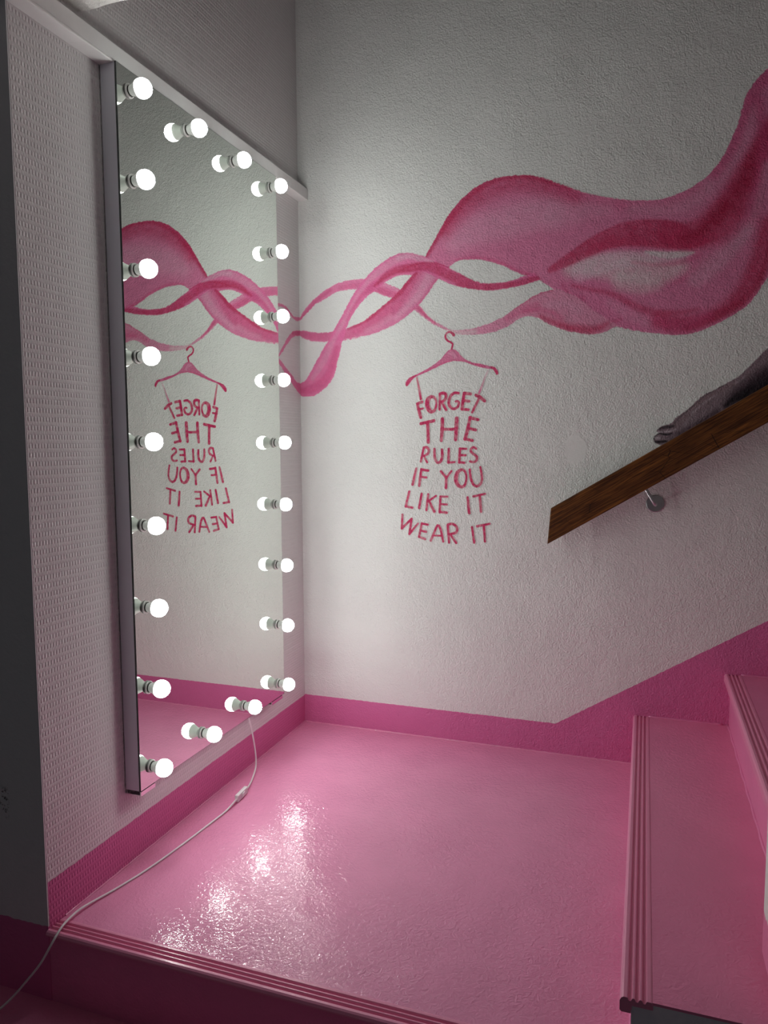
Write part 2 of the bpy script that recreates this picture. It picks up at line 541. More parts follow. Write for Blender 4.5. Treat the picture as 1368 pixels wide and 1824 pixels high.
for ya, yb in ((MY0 + 0.0005, MY0 + 0.060), (-0.368, -0.289)):
    bm = bmesh.new()
    box(bm, MX - 0.003, MX + 0.0006, ya, yb, MZ0 - 0.0125, MZ0 - 0.0012)
    box(bm, 0.0, MX - 0.003, ya, yb, MZ0 - 0.0125, MZ0 - 0.010)
    mesh_obj('clip', shift(bm), M_CLIP, mirror)

# one bulb: glowing globe, with plastic neck, dark gap and socket as its sub-parts
def bulb_meshes():
    bm = bmesh.new()
    R, cx = 0.0232, 0.0412
    prof = []
    for k in range(17):                    # frosted dome
        a = math.pi * (0.360 + (1 - 0.360) * k / 16)
        prof.append((cx - R * math.cos(a), R * math.sin(a) if k < 16 else 0.0))
    g = lathe_x(bm, prof, 24)
    xr, rr = cx - R * math.cos(math.pi * 0.360), R * math.sin(math.pi * 0.360)
    n = lathe_x(bmesh.new(), [(0.0080, 0.0), (0.0080, 0.0118), (0.0125, 0.0120), (0.0160, 0.0138), (0.0210, 0.0160), (0.0262, 0.0186), (xr, rr), (xr + 0.0006, rr - 0.002)], 24)
    d = lathe_x(bmesh.new(), [(0.0052, 0.0), (0.0052, 0.0122), (0.0088, 0.0122), (0.0088, 0.0)], 24)
    s = lathe_x(bmesh.new(), [(0.0004, 0.0), (0.0004, 0.0170), (0.0045, 0.0172), (0.0058, 0.0160), (0.0058, 0.0126), (0.0040, 0.0120), (0.0040, 0.0)], 24)
    return g, n, d, s
gb, nb_, db, sb = bulb_meshes()
bulb0 = mesh_obj('bulb', gb, M_BULB, mirror, smooth=True)
neck0 = mesh_obj('neck', nb_, M_NECK, bulb0, smooth=True)
gap0 = mesh_obj('gap_shade', db, M_GAP, bulb0)  # black ring stands in for the shade of the open gap
sock0 = mesh_obj('socket', sb, M_PLASTIC, bulb0, smooth=True)
ZT, ZB, YL, YR = 1.9632, 0.2611, -1.0430, -0.3215
pts = []
for k in range(9):
    z = ZT + (ZB - ZT) * k / 8
    pts.append((YL, z))
    pts.append((YR, z))
for f_ in (1 / 3, 2 / 3):
    pts.append((YL + (YR - YL) * f_, ZT))
    pts.append((YL + (YR - YL) * f_, ZB))
for i, (y, z) in enumerate(pts):
    if i == 0:
        b = bulb0
    else:
        b = bulb0.copy()
        COL.objects.link(b)
        b.parent = mirror
        for ch in (neck0, gap0, sock0):
            c = ch.copy()
            COL.objects.link(c)
            c.parent = b
    b.location = Vector((MX, y, z)) - mc

# ------------------------------------------------------------------ power cord with in-line switch
cord = empty('power_cord', (0.03, -0.50, 0.0))
tag(cord, 'thin white power cord running from the mirror across the landing and over its edge', 'cord')
co = Vector(cord.location)
CORD_R = 0.0027
seg1 = [(0.034, -0.512, 0.2055), (0.036, -0.503, 0.190), (0.036, -0.481, 0.128), (0.037, -0.466, 0.055), (0.043, -0.478, 0.018), (0.064, -0.540, 0.006), (0.083, -0.595, 0.010), (0.089, -0.622, 0.012)]
seg2 = [(0.0945, -0.690, 0.012), (0.0955, -0.730, 0.007), (0.095, -0.761, 0.0042), (0.091, -0.816, 0.0035), (0.081, -0.944, 0.003), (0.067, -1.075, 0.003), (0.046, -1.18, 0.003), (0.030, -1.25, 0.006), (0.026, -1.295, 0.010), (0.030, -1.340, 0.0105), (0.034, -1.366, 0.0060), (0.032, -1.388, -0.012), (0.010, -1.400, -0.055), (-0.030, -1.405, -0.105), (-0.062, -1.412, -0.143), (-0.085, -1.432, -0.166), (-0.100, -1.46, -0.1715), (-0.22, -1.60, -0.1715)]
bm = bmesh.new()
tube(bm, catmull([Vector(p) - co for p in seg1]), CORD_R)
tube(bm, catmull([Vector(p) - co for p in seg2]), CORD_R)
mesh_obj('cable', bm, M_CABLE, cord, smooth=True)
sw = bmesh.new()
box(sw, -0.0065, 0.0065, -0.0345, 0.0345, -0.011, 0.011)
sw_o = mesh_obj('inline_switch', sw, M_CABLE, cord, bevel=0.003)
sw_o.location = Vector((0.0915, -0.6560, 0.0125)) - co
sw_o.rotation_euler = (0, 0, math.radians(4.5))
r_ = bmesh.new()
box(r_, 0.0055, 0.0092, -0.010, 0.010, -0.006, 0.006)
rk = mesh_obj('rocker', r_, M_CABLE, sw_o, bevel=0.0015)
rk.rotation_euler = (0, 0, math.radians(6))

# ------------------------------------------------------------------ handrail
SL = 0.610
rail = empty('handrail', (0.955, -0.085, 0.766))
tag(rail, 'dark stained wooden handrail climbing beside the stairs on a steel bracket', 'handrail')
ro = Vector(rail.location)
bm = bmesh.new()
prof = []
X0, L = 0.9550, 2.1
pl = [(-0.085, 0), (-0.043, 0)]
zb = lambda x: 0.7655 + (x - 0.955) * SL
H = 0.1165
a = [(X0, y, zb(X0)) for y in (-0.085, -0.043)] + [(X0 + 0.0095, y, zb(X0 + 0.0095) + H) for y in (-0.043, -0.085)]
b = [(X0 + L, y, zb(X0 + L)) for y in (-0.085, -0.043)] + [(X0 + L, y, zb(X0 + L) + H) for y in (-0.043, -0.085)]
va = [bm.verts.new(p) for p in a]
vb = [bm.verts.new(p) for p in b]
for i in range(4):
    bm.faces.new((va[i], va[(i + 1) % 4], vb[(i + 1) % 4], vb[i]))
bm.faces.new(va[::-1])
bm.faces.new(vb)
bmesh.ops.translate(bm, verts=bm.verts, vec=-ro)
mesh_obj('rail', bm, M_WOOD, rail, bevel=0.0025)
def bracket(cx, cz):
    bm = bmesh.new()
    d = Vector((-0.520, 0, 0.854))
    c = Vector((cx, 0, cz))
    y = -0.064
    path = [c + Vector((0, -0.001, 0)), c + Vector((0, -0.030, 0)), c + Vector((0, y + 0.012, 0)), c + Vector((0, y + 0.003, 0)) + d * 0.004, c + Vector((0, y, 0)) + d * 0.014, c + Vector((0, y, 0)) + d * 0.045]
    # up to the underside of the rail
    end = c + Vector((0, y, 0)) + d * ((zb(cx) - cz) / (d.z - SL * d.x) + 0.006)
    path = path[:5] + [end]
    tube(bm, [p - ro for p in catmull(path, 0.003)], 0.0058, 12)
    rod = mesh_obj('bracket', bm, M_STEEL, rail, smooth=True)
    bm = bmesh.new()
    lathe_x(bm, [(-0.0045, 0.0), (-0.0045, 0.0265), (-0.0038, 0.0285), (-0.0005, 0.0290), (-0.0005, 0.0)], 32)
    bmesh.ops.rotate(bm, verts=bm.verts, cent=(0, 0, 0), matrix=Matrix.Rotation(math.radians(90), 3, 'Z'))
    bmesh.ops.translate(bm, verts=bm.verts, vec=c - ro)
    mesh_obj('rosette', bm, M_STEEL, rod)
bracket(1.2961, 0.9047)
bracket(2.35, 0.9047 + (2.35 - 1.2961) * SL)

# ------------------------------------------------------------------ mural painting (flat paint on the wall, outlines in millimetres)
PAL = {'W': (0.79, 0.79, 0.77), 'LP': (0.76, 0.36, 0.52), 'MP': (0.77, 0.155, 0.365), 'BP': (0.73, 0.195, 0.375), 'HP': (0.66, 0.075, 0.22),
       'DK': (0.56, 0.030, 0.115), 'DX': (0.44, 0.012, 0.065), 'CR': (0.58, 0.022, 0.115), 'HG': (0.66, 0.13, 0.29),
       'LP0': (0.235, 0.150, 0.185), 'LB': (0.27, 0.18, 0.20), 'LL': (0.50, 0.40, 0.45), 'LD': (0.075, 0.042, 0.060), 'LK': (0.010, 0.005, 0.010)}
RIBBON_BACK = [('MP',0.9,[[(-1.2,1587.1),(10,1601),(29.7,1625.6),(60.9,1652.8),(91.7,1674.5),(126.1,1692.5),(152.5,1704.1),(182.4,1710.3),(219.5,1714.2),(259.8,1712.8),(266.5,1711),(305.1,1703.8),(343.4,1692.1),(373.8,1681.1),(404,1664.9)],[(404,1640.3),(371.8,1638.3),(335.6,1650.3),(306.8,1664.7),(270.1,1674.5),(235,1677),(195.6,1680.5),(200.7,1678.7),(167.2,1676),(137.1,1666.3),(99,1646.8),(68.3,1635.1),(41.1,1611.1),(21.5,1596.8),(3.8,1577.8),(-1.3,1578.1)]],[('HP',0.55,5,[(305,1675.5,21.7),(335.7,1666.2,21.7),(366.1,1653.5,21.6),(388.9,1648.4,14.4)]),('HP',0.5,4,[(5.8,1583.9,8.8),(37.3,1616.5,12.3),(76.2,1651.7,14),(129.7,1682.1,12.1)]),('LP',0.5,3,[(343.4,1686.8,5.8),(373.8,1674,5.7),(396.5,1661.9,5)]),('HP',0.35,4,[(167.3,1689.5,13.8),(219.3,1692.4,17.1),(256,1693.1,17.1)])]),('BP',0.85,[[(463.8,1618.8),(478.6,1603.9),(500.8,1574.6),(530.3,1548.6),(559.6,1529.5),(588.6,1514.1),(583.6,1516.9),(601.6,1509.5),(637.5,1508.8),(681.9,1512.8),(734.4,1526.8),(777.6,1543.3),(820.1,1570),(853.7,1590.7),(882.9,1607.4),(916,1619.5),(948.9,1625.3)],[(1014.6,1656.4),(1187.1,1610.9),(1209.8,1539.2),(1242.8,1469.8)],[(1211.3,1476.9),(1168.9,1488.5),(1147.7,1485.8),(1121.2,1473.6),(1083.6,1470),(1045.3,1474.8),(1001.1,1485.5),(950.6,1505.1),(905.1,1533),(909,1531.3),(879.6,1540.5),(858.5,1541.8),(833.3,1533.7),(803.6,1514.5),(769.4,1501.6),(734.7,1492.9),(690.9,1489.7),(637.6,1491.6),(606.2,1499.7),(579,1511.1),(559.6,1519.8),(537.6,1530.1),(511.9,1546.1),(482.4,1570.6),(456.4,1591.4),(452.6,1609.1)]],[('W',0.45,10,[(592.7,1501.8,17.6),(637.6,1498.1,17.5),(682,1500,13)]),('HP',0.75,4,[(456.4,1605.3,14.3),(482.4,1586.2,14.2),(508.2,1560.3,8.9),(537.6,1537.7,5.3)]),('DK',0.5,5,[(811.6,1566.4,6),(853.7,1589.5,6.8),(882.9,1606.6,7.6),(916,1619.5,8.4),(948.9,1625.3,8.4)]),('HP',0.4,8,[(794.8,1538.1,17.1),(845.6,1564.2,25.5),(895.9,1573.5,29.5)]),('DK',0.75,12,[(908.8,1539.6,12.6),(946.4,1520.8,16.8),(979.5,1504.5,23),(1020.5,1492,29.1),(1060.9,1485.7,29),(1100.7,1487.6,24.7),(1132,1502,16.4)]),('HP',0.5,10,[(854.1,1559.5,12.7),(908.5,1560.3,16.9),(950.1,1549.4,16.8),(979.2,1527.1,16.7)]),('LP',0.45,14,[(937.3,1574.9,21),(998.7,1575,25),(1039.5,1552,24.9)])]),('BP',0.97,[[(373.7,1637.1),(404,1664.9),(426.6,1687.7),(449,1710.3),(474.9,1742.8),(500.7,1775.1),(497.6,1771.2),(522.7,1811),(545.3,1847.2),(572.2,1891.1),(603.3,1929.9),(638.4,1963.7),(677.6,1990.4),(716.4,2006.5),(763.3,2015.3),(809.8,2016.6),(847.4,2013.3),(880.6,2007.3),(921.8,1992.4),(962.7,1973.6),(999.1,1957.5),(898.5,1999),(954.2,1976.1),(1025.7,1943.6),(1085.2,1920.8),(1143.7,1904.7),(1201.2,1892.1),(1262.8,1885.3),(1308.2,1889.7),(1362.5,1905.3),(1405.9,1928.5),(1409.2,1930.7),(1445.2,1965.4),(1470.7,2004.5),(1489.2,2047.5),(1504.4,2083.7),(1514.4,2127.3),(1524.4,2167.2),(1542.8,2196.9),(1561.3,2219.6),(1583.1,2238.1),(1615.8,2260.1),(1688.9,2303.7)],[(1688.9,2303.7),(1707.1,2043.7),(1695.6,1848.9),(1652.3,1711.9)],[(1606.3,1618.8),(1576.3,1567.5),(1549.1,1533.4),(1507,1505),(1464.1,1481.5),(1425.3,1465.2),(1385.8,1455.2),(1350.7,1453.3),(1304.9,1458.4),(1258.4,1466.2),(1211.3,1476.9),(1168.9,1488.5)],[(1168.8,1490.1),(1087.4,1546.9),(1032.2,1594.5),(971,1625.4),(952,1626.5),(927,1645.9),(906.1,1658.6),(885.2,1669.6),(855.8,1680.1),(826.1,1692.8),(791.9,1712.1),(753.2,1729.8),(705.5,1744.2),(666.1,1749.7),(635.2,1750.2),(608.5,1743.9),(586.2,1728.8),(566.3,1711.4),(548.2,1692.3),(526.4,1666.4),(508.1,1640.1),(482.4,1612.4),(460.1,1591.1),(426.4,1566.9),(388.6,1544.5),(342.7,1525.8),(292.4,1510.6),(233.6,1502.9),(178,1496.6),(273,1504.2),(217.6,1497.6),(180.3,1494.7),(120,1493.9),(74.1,1495.5),(43.4,1500.5),(20.2,1508.6),(-2.2,1521.9)],[(-1.9,1540.3),(24.5,1537.9),(55.4,1531),(105.1,1526.6),(143.1,1529.7),(192,1537.3),(218.1,1546),(255,1557.4),(291.7,1577.1),(273.3,1569),(312.2,1593.4),(350.8,1621),(373.7,1637.1)]],[('LP',0.55,30,[(612.6,1815.5,69.4),(678.6,1842.8,94.5),(764.9,1859.3,106.2),(857.5,1874.5,109.1),(939.8,1882.2,91.3)]),('LP',0.35,25,[(956.1,1858.9,78.9),(1043.2,1877.1,72.4),(1117.9,1879.9,49.6)]),('HP',0.55,8,[(233.8,1529.9,36.7),(312.1,1561.4,43.6),(373.6,1600.1,43.2),(411.5,1639.8,39.4),(449,1692.9,35.6),(486,1738.5,31.8)]),('HP',0.45,8,[(1.1,1530.4,21.2),(59,1515.3,28.1),(142.9,1514.4,31.3),(210.4,1517.6,34.5)]),('DK',0.78,6,[(202.2,1535.3,7.4),(273.3,1565.4,16.4),(320,1594.7,16.3),(358.4,1622.3,14.4),(404,1654.4,17.9),(434.1,1687.1,16),(463.8,1719.5,16)]),('LP',0.6,10,[(515.4,1701.7,31.7),(493.4,1668.8,28.3),(471.2,1635.7,28.4),(433.9,1603.3,17.9),(388.6,1563.9,14.4)]),('HP',0.4,6,[(541,1689.4,8.4),(515.5,1653.4,8.5),(486,1620.8,8.5),(448.9,1584.9,7.1)]),('LP',0.4,8,[(365.8,1568.8,21.6),(319.7,1543.1,18.2),(273,1527.8,14.6)]),('DK',0.85,9,[(497,1768.5,14.1),(515.3,1794.4,21.1),(537,1829.9,24.5),(554.3,1850.6,24.4),(582,1890.1,26.1),(614.4,1926.7,27.7),(647.2,1958.6,27.5),(686.3,1985.3,25.6),(725,2001.4,23.4),(767.6,2010.7,21.1),(814,2012.5,18.9),(855.8,2008.3,17.5),(897.2,1995.3,18.7),(946.5,1975.5,16.5),(999.2,1951.5,14.8)]),('DK',0.58,26,[(576.8,1852.6,39.2),(612.3,1899.6,47.6),(656.1,1936.8,51.6),(712.4,1967.9,55.4),(772.2,1981.6,50.7),(847.8,1985,50.2),(930.4,1963.4,49.7),(1019.7,1925.4,45.1)]),('HP',0.35,18,[(954.5,1962.6,28.1),(1064,1912.5,33.3),(1170.3,1882.2,30.1),(1263.3,1867,32.4),(1333.7,1872.4,32.1),(1401.7,1906,37.1)]),('HP',0.5,10,[(1445.9,1944.1,29.4),(1481.1,1992.6,29.2),(1505.8,2045.3,29),(1523.1,2112.2,28.8),(1543.7,2171.1,35.9),(1577.6,2213.6,42.8)]),('LP',0.45,20,[(1201.8,1865.6,27.3),(1304.1,1854.8,37.6),(1373.4,1868,47.9),(1426.1,1903.2,47.5)]),('LP',0.3,20,[(1463.4,1924.3,33),(1507.6,1992.7,32.7),(1534.8,2058.7,28.9),(1555.5,2114.4,28.7)]),('LP',1,10,[(1041.5,1676.2,61.7),(1132.3,1701.4,60.9),(1226.5,1704.2,49.2),(1328.5,1700.8,32.3),(1378.3,1705.9,13.9)]),('W',0.4,20,[(1003.1,1684.7,33.8),(1084.4,1694.6,66.9),(1164.4,1682.6,88.2),(1237.7,1671.3,87.4),(1299.5,1655.8,65),(1354.6,1667.2,37.6)]),('W',0.32,18,[(1176,1638.7,66.2),(1238.9,1623.2,60.2),(1280.1,1620.2,38.1)]),('W',0.6,5,[(1246.6,1723.7,9.8),(1308.2,1708.9,21.6),(1353.4,1708.1,18.3),(1390.5,1710.1,4.3)]),('HP',0.35,7,[(1206,1695.3,11),(1278.4,1681.3,14.1),(1354.1,1682.9,16.1),(1408.1,1699.2,16)]),('HP',0.35,8,[(1330.9,1616.4,8.6),(1370.5,1634.4,18.3),(1409.3,1662.7,26.7),(1447.7,1685.4,31.8)]),('LP',0.6,16,[(1405.3,1631.8,58.8),(1457.8,1674.3,58.3),(1499.9,1711.8,42.1),(1532,1749.6,31.4),(1549.6,1783.3,20.8)]),('DK',0.75,6,[(942.1,1692.4,21.6),(991.6,1715.9,37.2),(1045.7,1743,49.2),(1093.7,1765.2,58.8),(1141.2,1779.7,68.4),(1193.3,1788.1,79.9),(1265.6,1782.2,86.7),(1321.5,1770.6,86.1),(1361.9,1756.4,64.2),(1401.8,1746.4,37.3),(1431.2,1743.7,8.5)]),('DK',0.72,16,[(1311.4,1774.7,70),(1356.6,1767.3,80.3),(1405.9,1771.9,87.7),(1448.9,1798.5,95),(1490.6,1845.2,94.3),(1521.9,1902.3,85.9),(1547.2,1956.3,72.4),(1570.7,2002.1,66.9),(1600.7,2061.1,61.4)]),('DK',0.5,16,[(1067.4,1739.5,22.3),(1131,1760.8,27.6),(1204.4,1759.4,32.8),(1286.8,1749.2,32.5),(1357.5,1737.5,32.2),(1401.9,1741.2,42.6)]),('DX',0.75,16,[(1357,1755.8,21.4),(1406,1769.3,31.9),(1448.7,1803.7,47.5),(1485.8,1845.7,57.7),(1492.6,1850.2,47.6),(1523.9,1903.1,47.2),(1548.2,1956.2,47),(1566.1,2002.5,39.6),(1590.1,2051.1,39.4),(1604.8,2086.7,35.7)]),('DK',0.55,22,[(1377.4,1735.7,21.4),(1426.5,1739,37.2),(1474.5,1755.1,42.2),(1511.7,1787.1,31.4),(1533.7,1835.5,26)]),('HP',0.6,16,[(1561.8,2146.4,24.1),(1578.6,2028.5,31),(1571,1896.3,34.7),(1555.8,1797,41.8)]),('LP',0.35,12,[(1590.5,1954.4,21.6),(1580.3,1879.2,25.3),(1563.3,1811,25.4),(1545.4,1759.9,21.9),(1523.4,1726.4,14.6)]),('DK',0.75,18,[(1605.9,1777.7,56.8),(1590.1,1703.7,57.1),(1564.8,1624.6,57.5),(1533.5,1570.5,52.6),(1486.9,1527,42.4),(1424.3,1496.9,42.9),(1359.8,1487.4,48.7),(1293.5,1501.9,49.1)]),('DX',0.6,9,[(1612.6,1721.8,20.7),(1592.7,1632.6,20.8),(1561.9,1573.6,23.1),(1525.1,1537.5,25.3),(1477.7,1512,23.4),(1424.5,1489,21.4),(1375.3,1473.3,16.2)]),('HP',0.55,18,[(1283.1,1507.9,32.8),(1334.7,1483.5,43.4),(1384.9,1486,43.1),(1433.8,1509.4,37.4)]),('DK',0.6,9,[(1015,1634.3,10.1),(1048,1623.7,12.3),(1113,1608.1,15.6),(1161.3,1588.4,18.8),(1209.3,1558.1,22),(1251.4,1537.7,24.1),(1292.8,1527.6,21.8),(1358.7,1525.6,16.2),(1408.4,1532,10.7)]),('LP',0.3,12,[(1135.2,1571.1,22.2),(1199.7,1523.6,33.1),(1252.4,1498.9,27.4)]),('HP',0.45,8,[(981.8,1642.3,14.7),(1004.6,1601.9,22.6),(1048.7,1587.9,22.5)]),('DK',0.45,6,[(1088.6,1489.1,11.2),(1136.7,1502.8,13.4),(1173.6,1514.3,7.8)]),('HP',0.55,6,[(612.9,1752,7),(666,1756,11.2),(714.2,1748.5,12),(766.1,1730.8,12.8),(817.5,1703.8,12.7),(851.5,1686.6,16.9),(885.2,1671.7,25.3)]),('DK',0.6,6,[(860,1675.7,16.9),(885.2,1669.6,18.5),(906.1,1663.9,8.4)])]),('MP',0.95,[[(0.1,1341.7),(21.7,1349.8),(37.7,1373.7),(57.5,1404.4),(77.2,1434.8),(100.6,1471.8),(120,1498.4),(143.1,1534.9),(169.9,1577.6),(192.7,1613.5),(219,1655.5),(237.6,1681),(259.8,1706.1),(285.4,1730.7),(270.4,1715.3),(301.5,1742.9),(332.3,1765),(374.2,1786),(404.3,1793.1),(426.8,1793.6),(456.5,1787.5),(486,1778.1),(519,1763.9),(555.3,1745.8),(587.8,1729.5),(588.5,1726.5),(631,1701.8),(679.7,1674.8),(714.8,1664.6),(749.5,1663.3),(783.9,1662.8),(817.9,1668.5),(855.8,1680.1),(885,1684)],[(885,1684),(901.8,1670.4),(906.1,1659.8)],[(906.1,1659.8),(881.2,1655.5),(839.4,1646.2),(792.7,1641.3),(754.1,1637.8),(715,1640.6),(675.5,1647.7),(631.2,1657.2),(586.4,1673.3),(547.9,1693.3),(548.2,1693),(522.7,1708),(493.4,1722.4),(467.5,1722),(449,1714.4),(426.6,1715.5),(396.6,1713.7),(370.1,1705.9),(347.3,1696.4),(328.1,1682.7),(306.8,1664.7),(285.5,1655.6),(262.1,1635.8),(238.4,1612.3),(214.5,1581.5),(194.3,1542.9),(182,1503.7),(176.6,1492.2),(166.8,1455),(157,1421.2),(149.1,1387.1),(137.4,1356.4),(118.1,1332.8),(87.1,1307.6),(52.1,1291),(24.7,1286.5),(-4.6,1295)]],[('LP',0.45,6,[(53,1359.2,17.7),(88.4,1410.1,21.1),(119.6,1460.6,21),(150.5,1514,17.4),(181,1560,15.6),(218.7,1621.9,13.7),(255.9,1676.4,17.1),(305.2,1721.4,21.7),(343.7,1746.6,25.2),(389.2,1770.7,25),(434.2,1780.8,21.3)]),('HP',0.5,7,[(5.5,1311.6,24.9),(44.7,1317.5,31.9),(87.5,1337.2,35.2),(118.5,1370.9,31.5),(138.1,1418.5,27.9),(153.8,1469.3,17.4)]),('LP',0.35,5,[(72.5,1372.5,4.2),(103.7,1409.5,5.6),(127.1,1453.4,4.2)]),('HP',0.5,7,[(196,1569.3,6.9),(218.6,1608.5,10.3),(255.8,1656.3,13.7),(292.3,1673.8,20.4),(285.7,1676.9,21.8),(312.8,1692.6,21.7)]),('DK',0.75,6,[(307,1686,7.2),(328.2,1702.1,16.2),(355,1721.1,23.4),(389.1,1734.1,26.8),(426.7,1738.1,30.3),(463.9,1739.6,31.9),(493.4,1739.6,30),(522.7,1734.8,31.7),(555.4,1719.1,33.3),(584.3,1703.2,33.2),(627.3,1684.6,34.8),(669.2,1667.8,34.6),(631.1,1678.5,43.5),(679.9,1660,32.4),(714.9,1652,25.8),(749.6,1650.3,25.7),(792.6,1651.7,21.3),(839.2,1656.6,21.2),(881.1,1665.8,19),(901.9,1668.3,12.6)]),('DK',0.7,3,[(404.2,1732.9,5),(441.6,1743.8,7.1),(474.9,1750.4,7.8),(511.7,1752.2,7),(551.7,1744.1,7),(587.8,1727.5,4.9)]),('LP',0.8,6,[(396.8,1777.1,14.3),(434.2,1780.8,17.8),(471.3,1770.7,15.9),(508,1760.7,10.6),(529.9,1755.5,5.6)]),('DK',0.5,3,[(374,1730.1,8.6),(411.7,1730.6,8.6),(449,1729.4,7.1)])])]
RIBBON_LEFT = [('MP',0.9,[[(-198.4,1611.5),(-162.7,1613.9),(-133.6,1614.7),(-104.2,1608.1),(-74.3,1594.6),(-43.7,1586),(4.2,1591.2)],[(5.4,1578.9),(-28.4,1573),(-59.5,1578.4),(-89.7,1590.5),(-119.3,1602.3),(-148.6,1604.5),(-198.9,1598.5)]],[]),('MP',0.9,[[(-183.9,1424.8),(-153.9,1454.6),(-123.4,1483.3),(-92.5,1509.3),(-61.1,1528.8),(-29.6,1536.7),(5,1541.3)],[(4.4,1521.7),(-30.2,1516),(-61.9,1506.6),(-89.4,1489.4),(-116.5,1469.2),(-139.4,1449.7),(-169.4,1428),(-191.7,1407.5)]],[('DK',0.45,5,[(-61.4,1522,12.5),(-21.9,1528.5,17.6),(2.2,1530.8,17.7)])]),('MP',0.9,[[(-191.1,1424),(-166.4,1411.8),(-134,1395.2),(-97,1376.7),(-66.7,1362.3),(-35.9,1344.1),(4.1,1338.5)],[(6.8,1294.6),(-29.1,1308.1),(-67.8,1331.3),(-98,1349.5),(-134.8,1369.9),(-163.5,1390.6),(-188.2,1404.6)]],[])]
HANGER = [('HG',0.92,[[(593.8,1442.9),(600.9,1443.4),(608.1,1441.7),(620.9,1434.3),(632.4,1418.7),(649.5,1405.7),(672.1,1393.8),(700.2,1387.2),(739.3,1377.5),(753.1,1374.3),(764.3,1363.1),(767.7,1350.8)],[(767.7,1350.8),(761.7,1346.4),(754.7,1355.3),(744.9,1367),(731,1368.4),(694.7,1377.9),(666.5,1387.2),(646.7,1396.2),(621.1,1400),(604,1400.7),(581,1396.1),(557.9,1387.4),(528.9,1374.6),(499.6,1363.1),(470.1,1353),(452.3,1340.9),(437.3,1321.7),(429.8,1316.8)],[(429.8,1316.8),(423.5,1322.7),(426.9,1334.7),(440.3,1347),(464.2,1357.4),(496.7,1371.6),(528.9,1388.5),(555,1406.8),(572.3,1425.4),(583.7,1437.3),(593.8,1442.9)]],[('HP',0.6,3,[(464.2,1354.6,11.4),(499.6,1367.3,8.5),(528.9,1380.2,7),(557.9,1391.5,6.2),(581,1398.9,5),(604,1402.1,3.9),(626.8,1401.1,3.9),(649.5,1396.9,6.1),(677.8,1388.1,10),(717,1378.4,11)]),('CR',0.9,2,[(428.3,1320.5,11.4),(437.3,1334.4,12.6),(449.3,1346.7,10.3),(464.2,1354.6,5.7)]),('CR',0.9,2,[(742.1,1373.4,7.1),(753.2,1367.5,9.9),(763,1352.3,11)]),('LP',0.5,3,[(589.5,1427.4,11.2),(601,1426.9,13.9),(609.6,1415.6,13.9)])]),('CR',0,None,[('CR',0.95,1,[(605,1492.5,8.3),(600.7,1498.7,7.2),(590.7,1504.2,5.6),(579.2,1499.3,5.6),(575,1487.2,5.6),(582.2,1474.5,5.6),(593.7,1467.9,5),(601.7,1461.2,5),(600.9,1453,5),(598.1,1444.1,5)])])]
STRAPS = [[('CR',0.9,1,[(466.5,1353.1,6.8,0.7),(473,1326.2,7.4,0.8),(479,1295.1,9.7,0.9),(485.5,1259.8,9.1,1)])],[('HG',0.9,1.5,[(730.5,1363,5.5,0.3),(720.1,1340.2,6.6,0.5),(710.6,1313.3,7.7,0.8),(696.8,1280.9,8.3,1)])]]
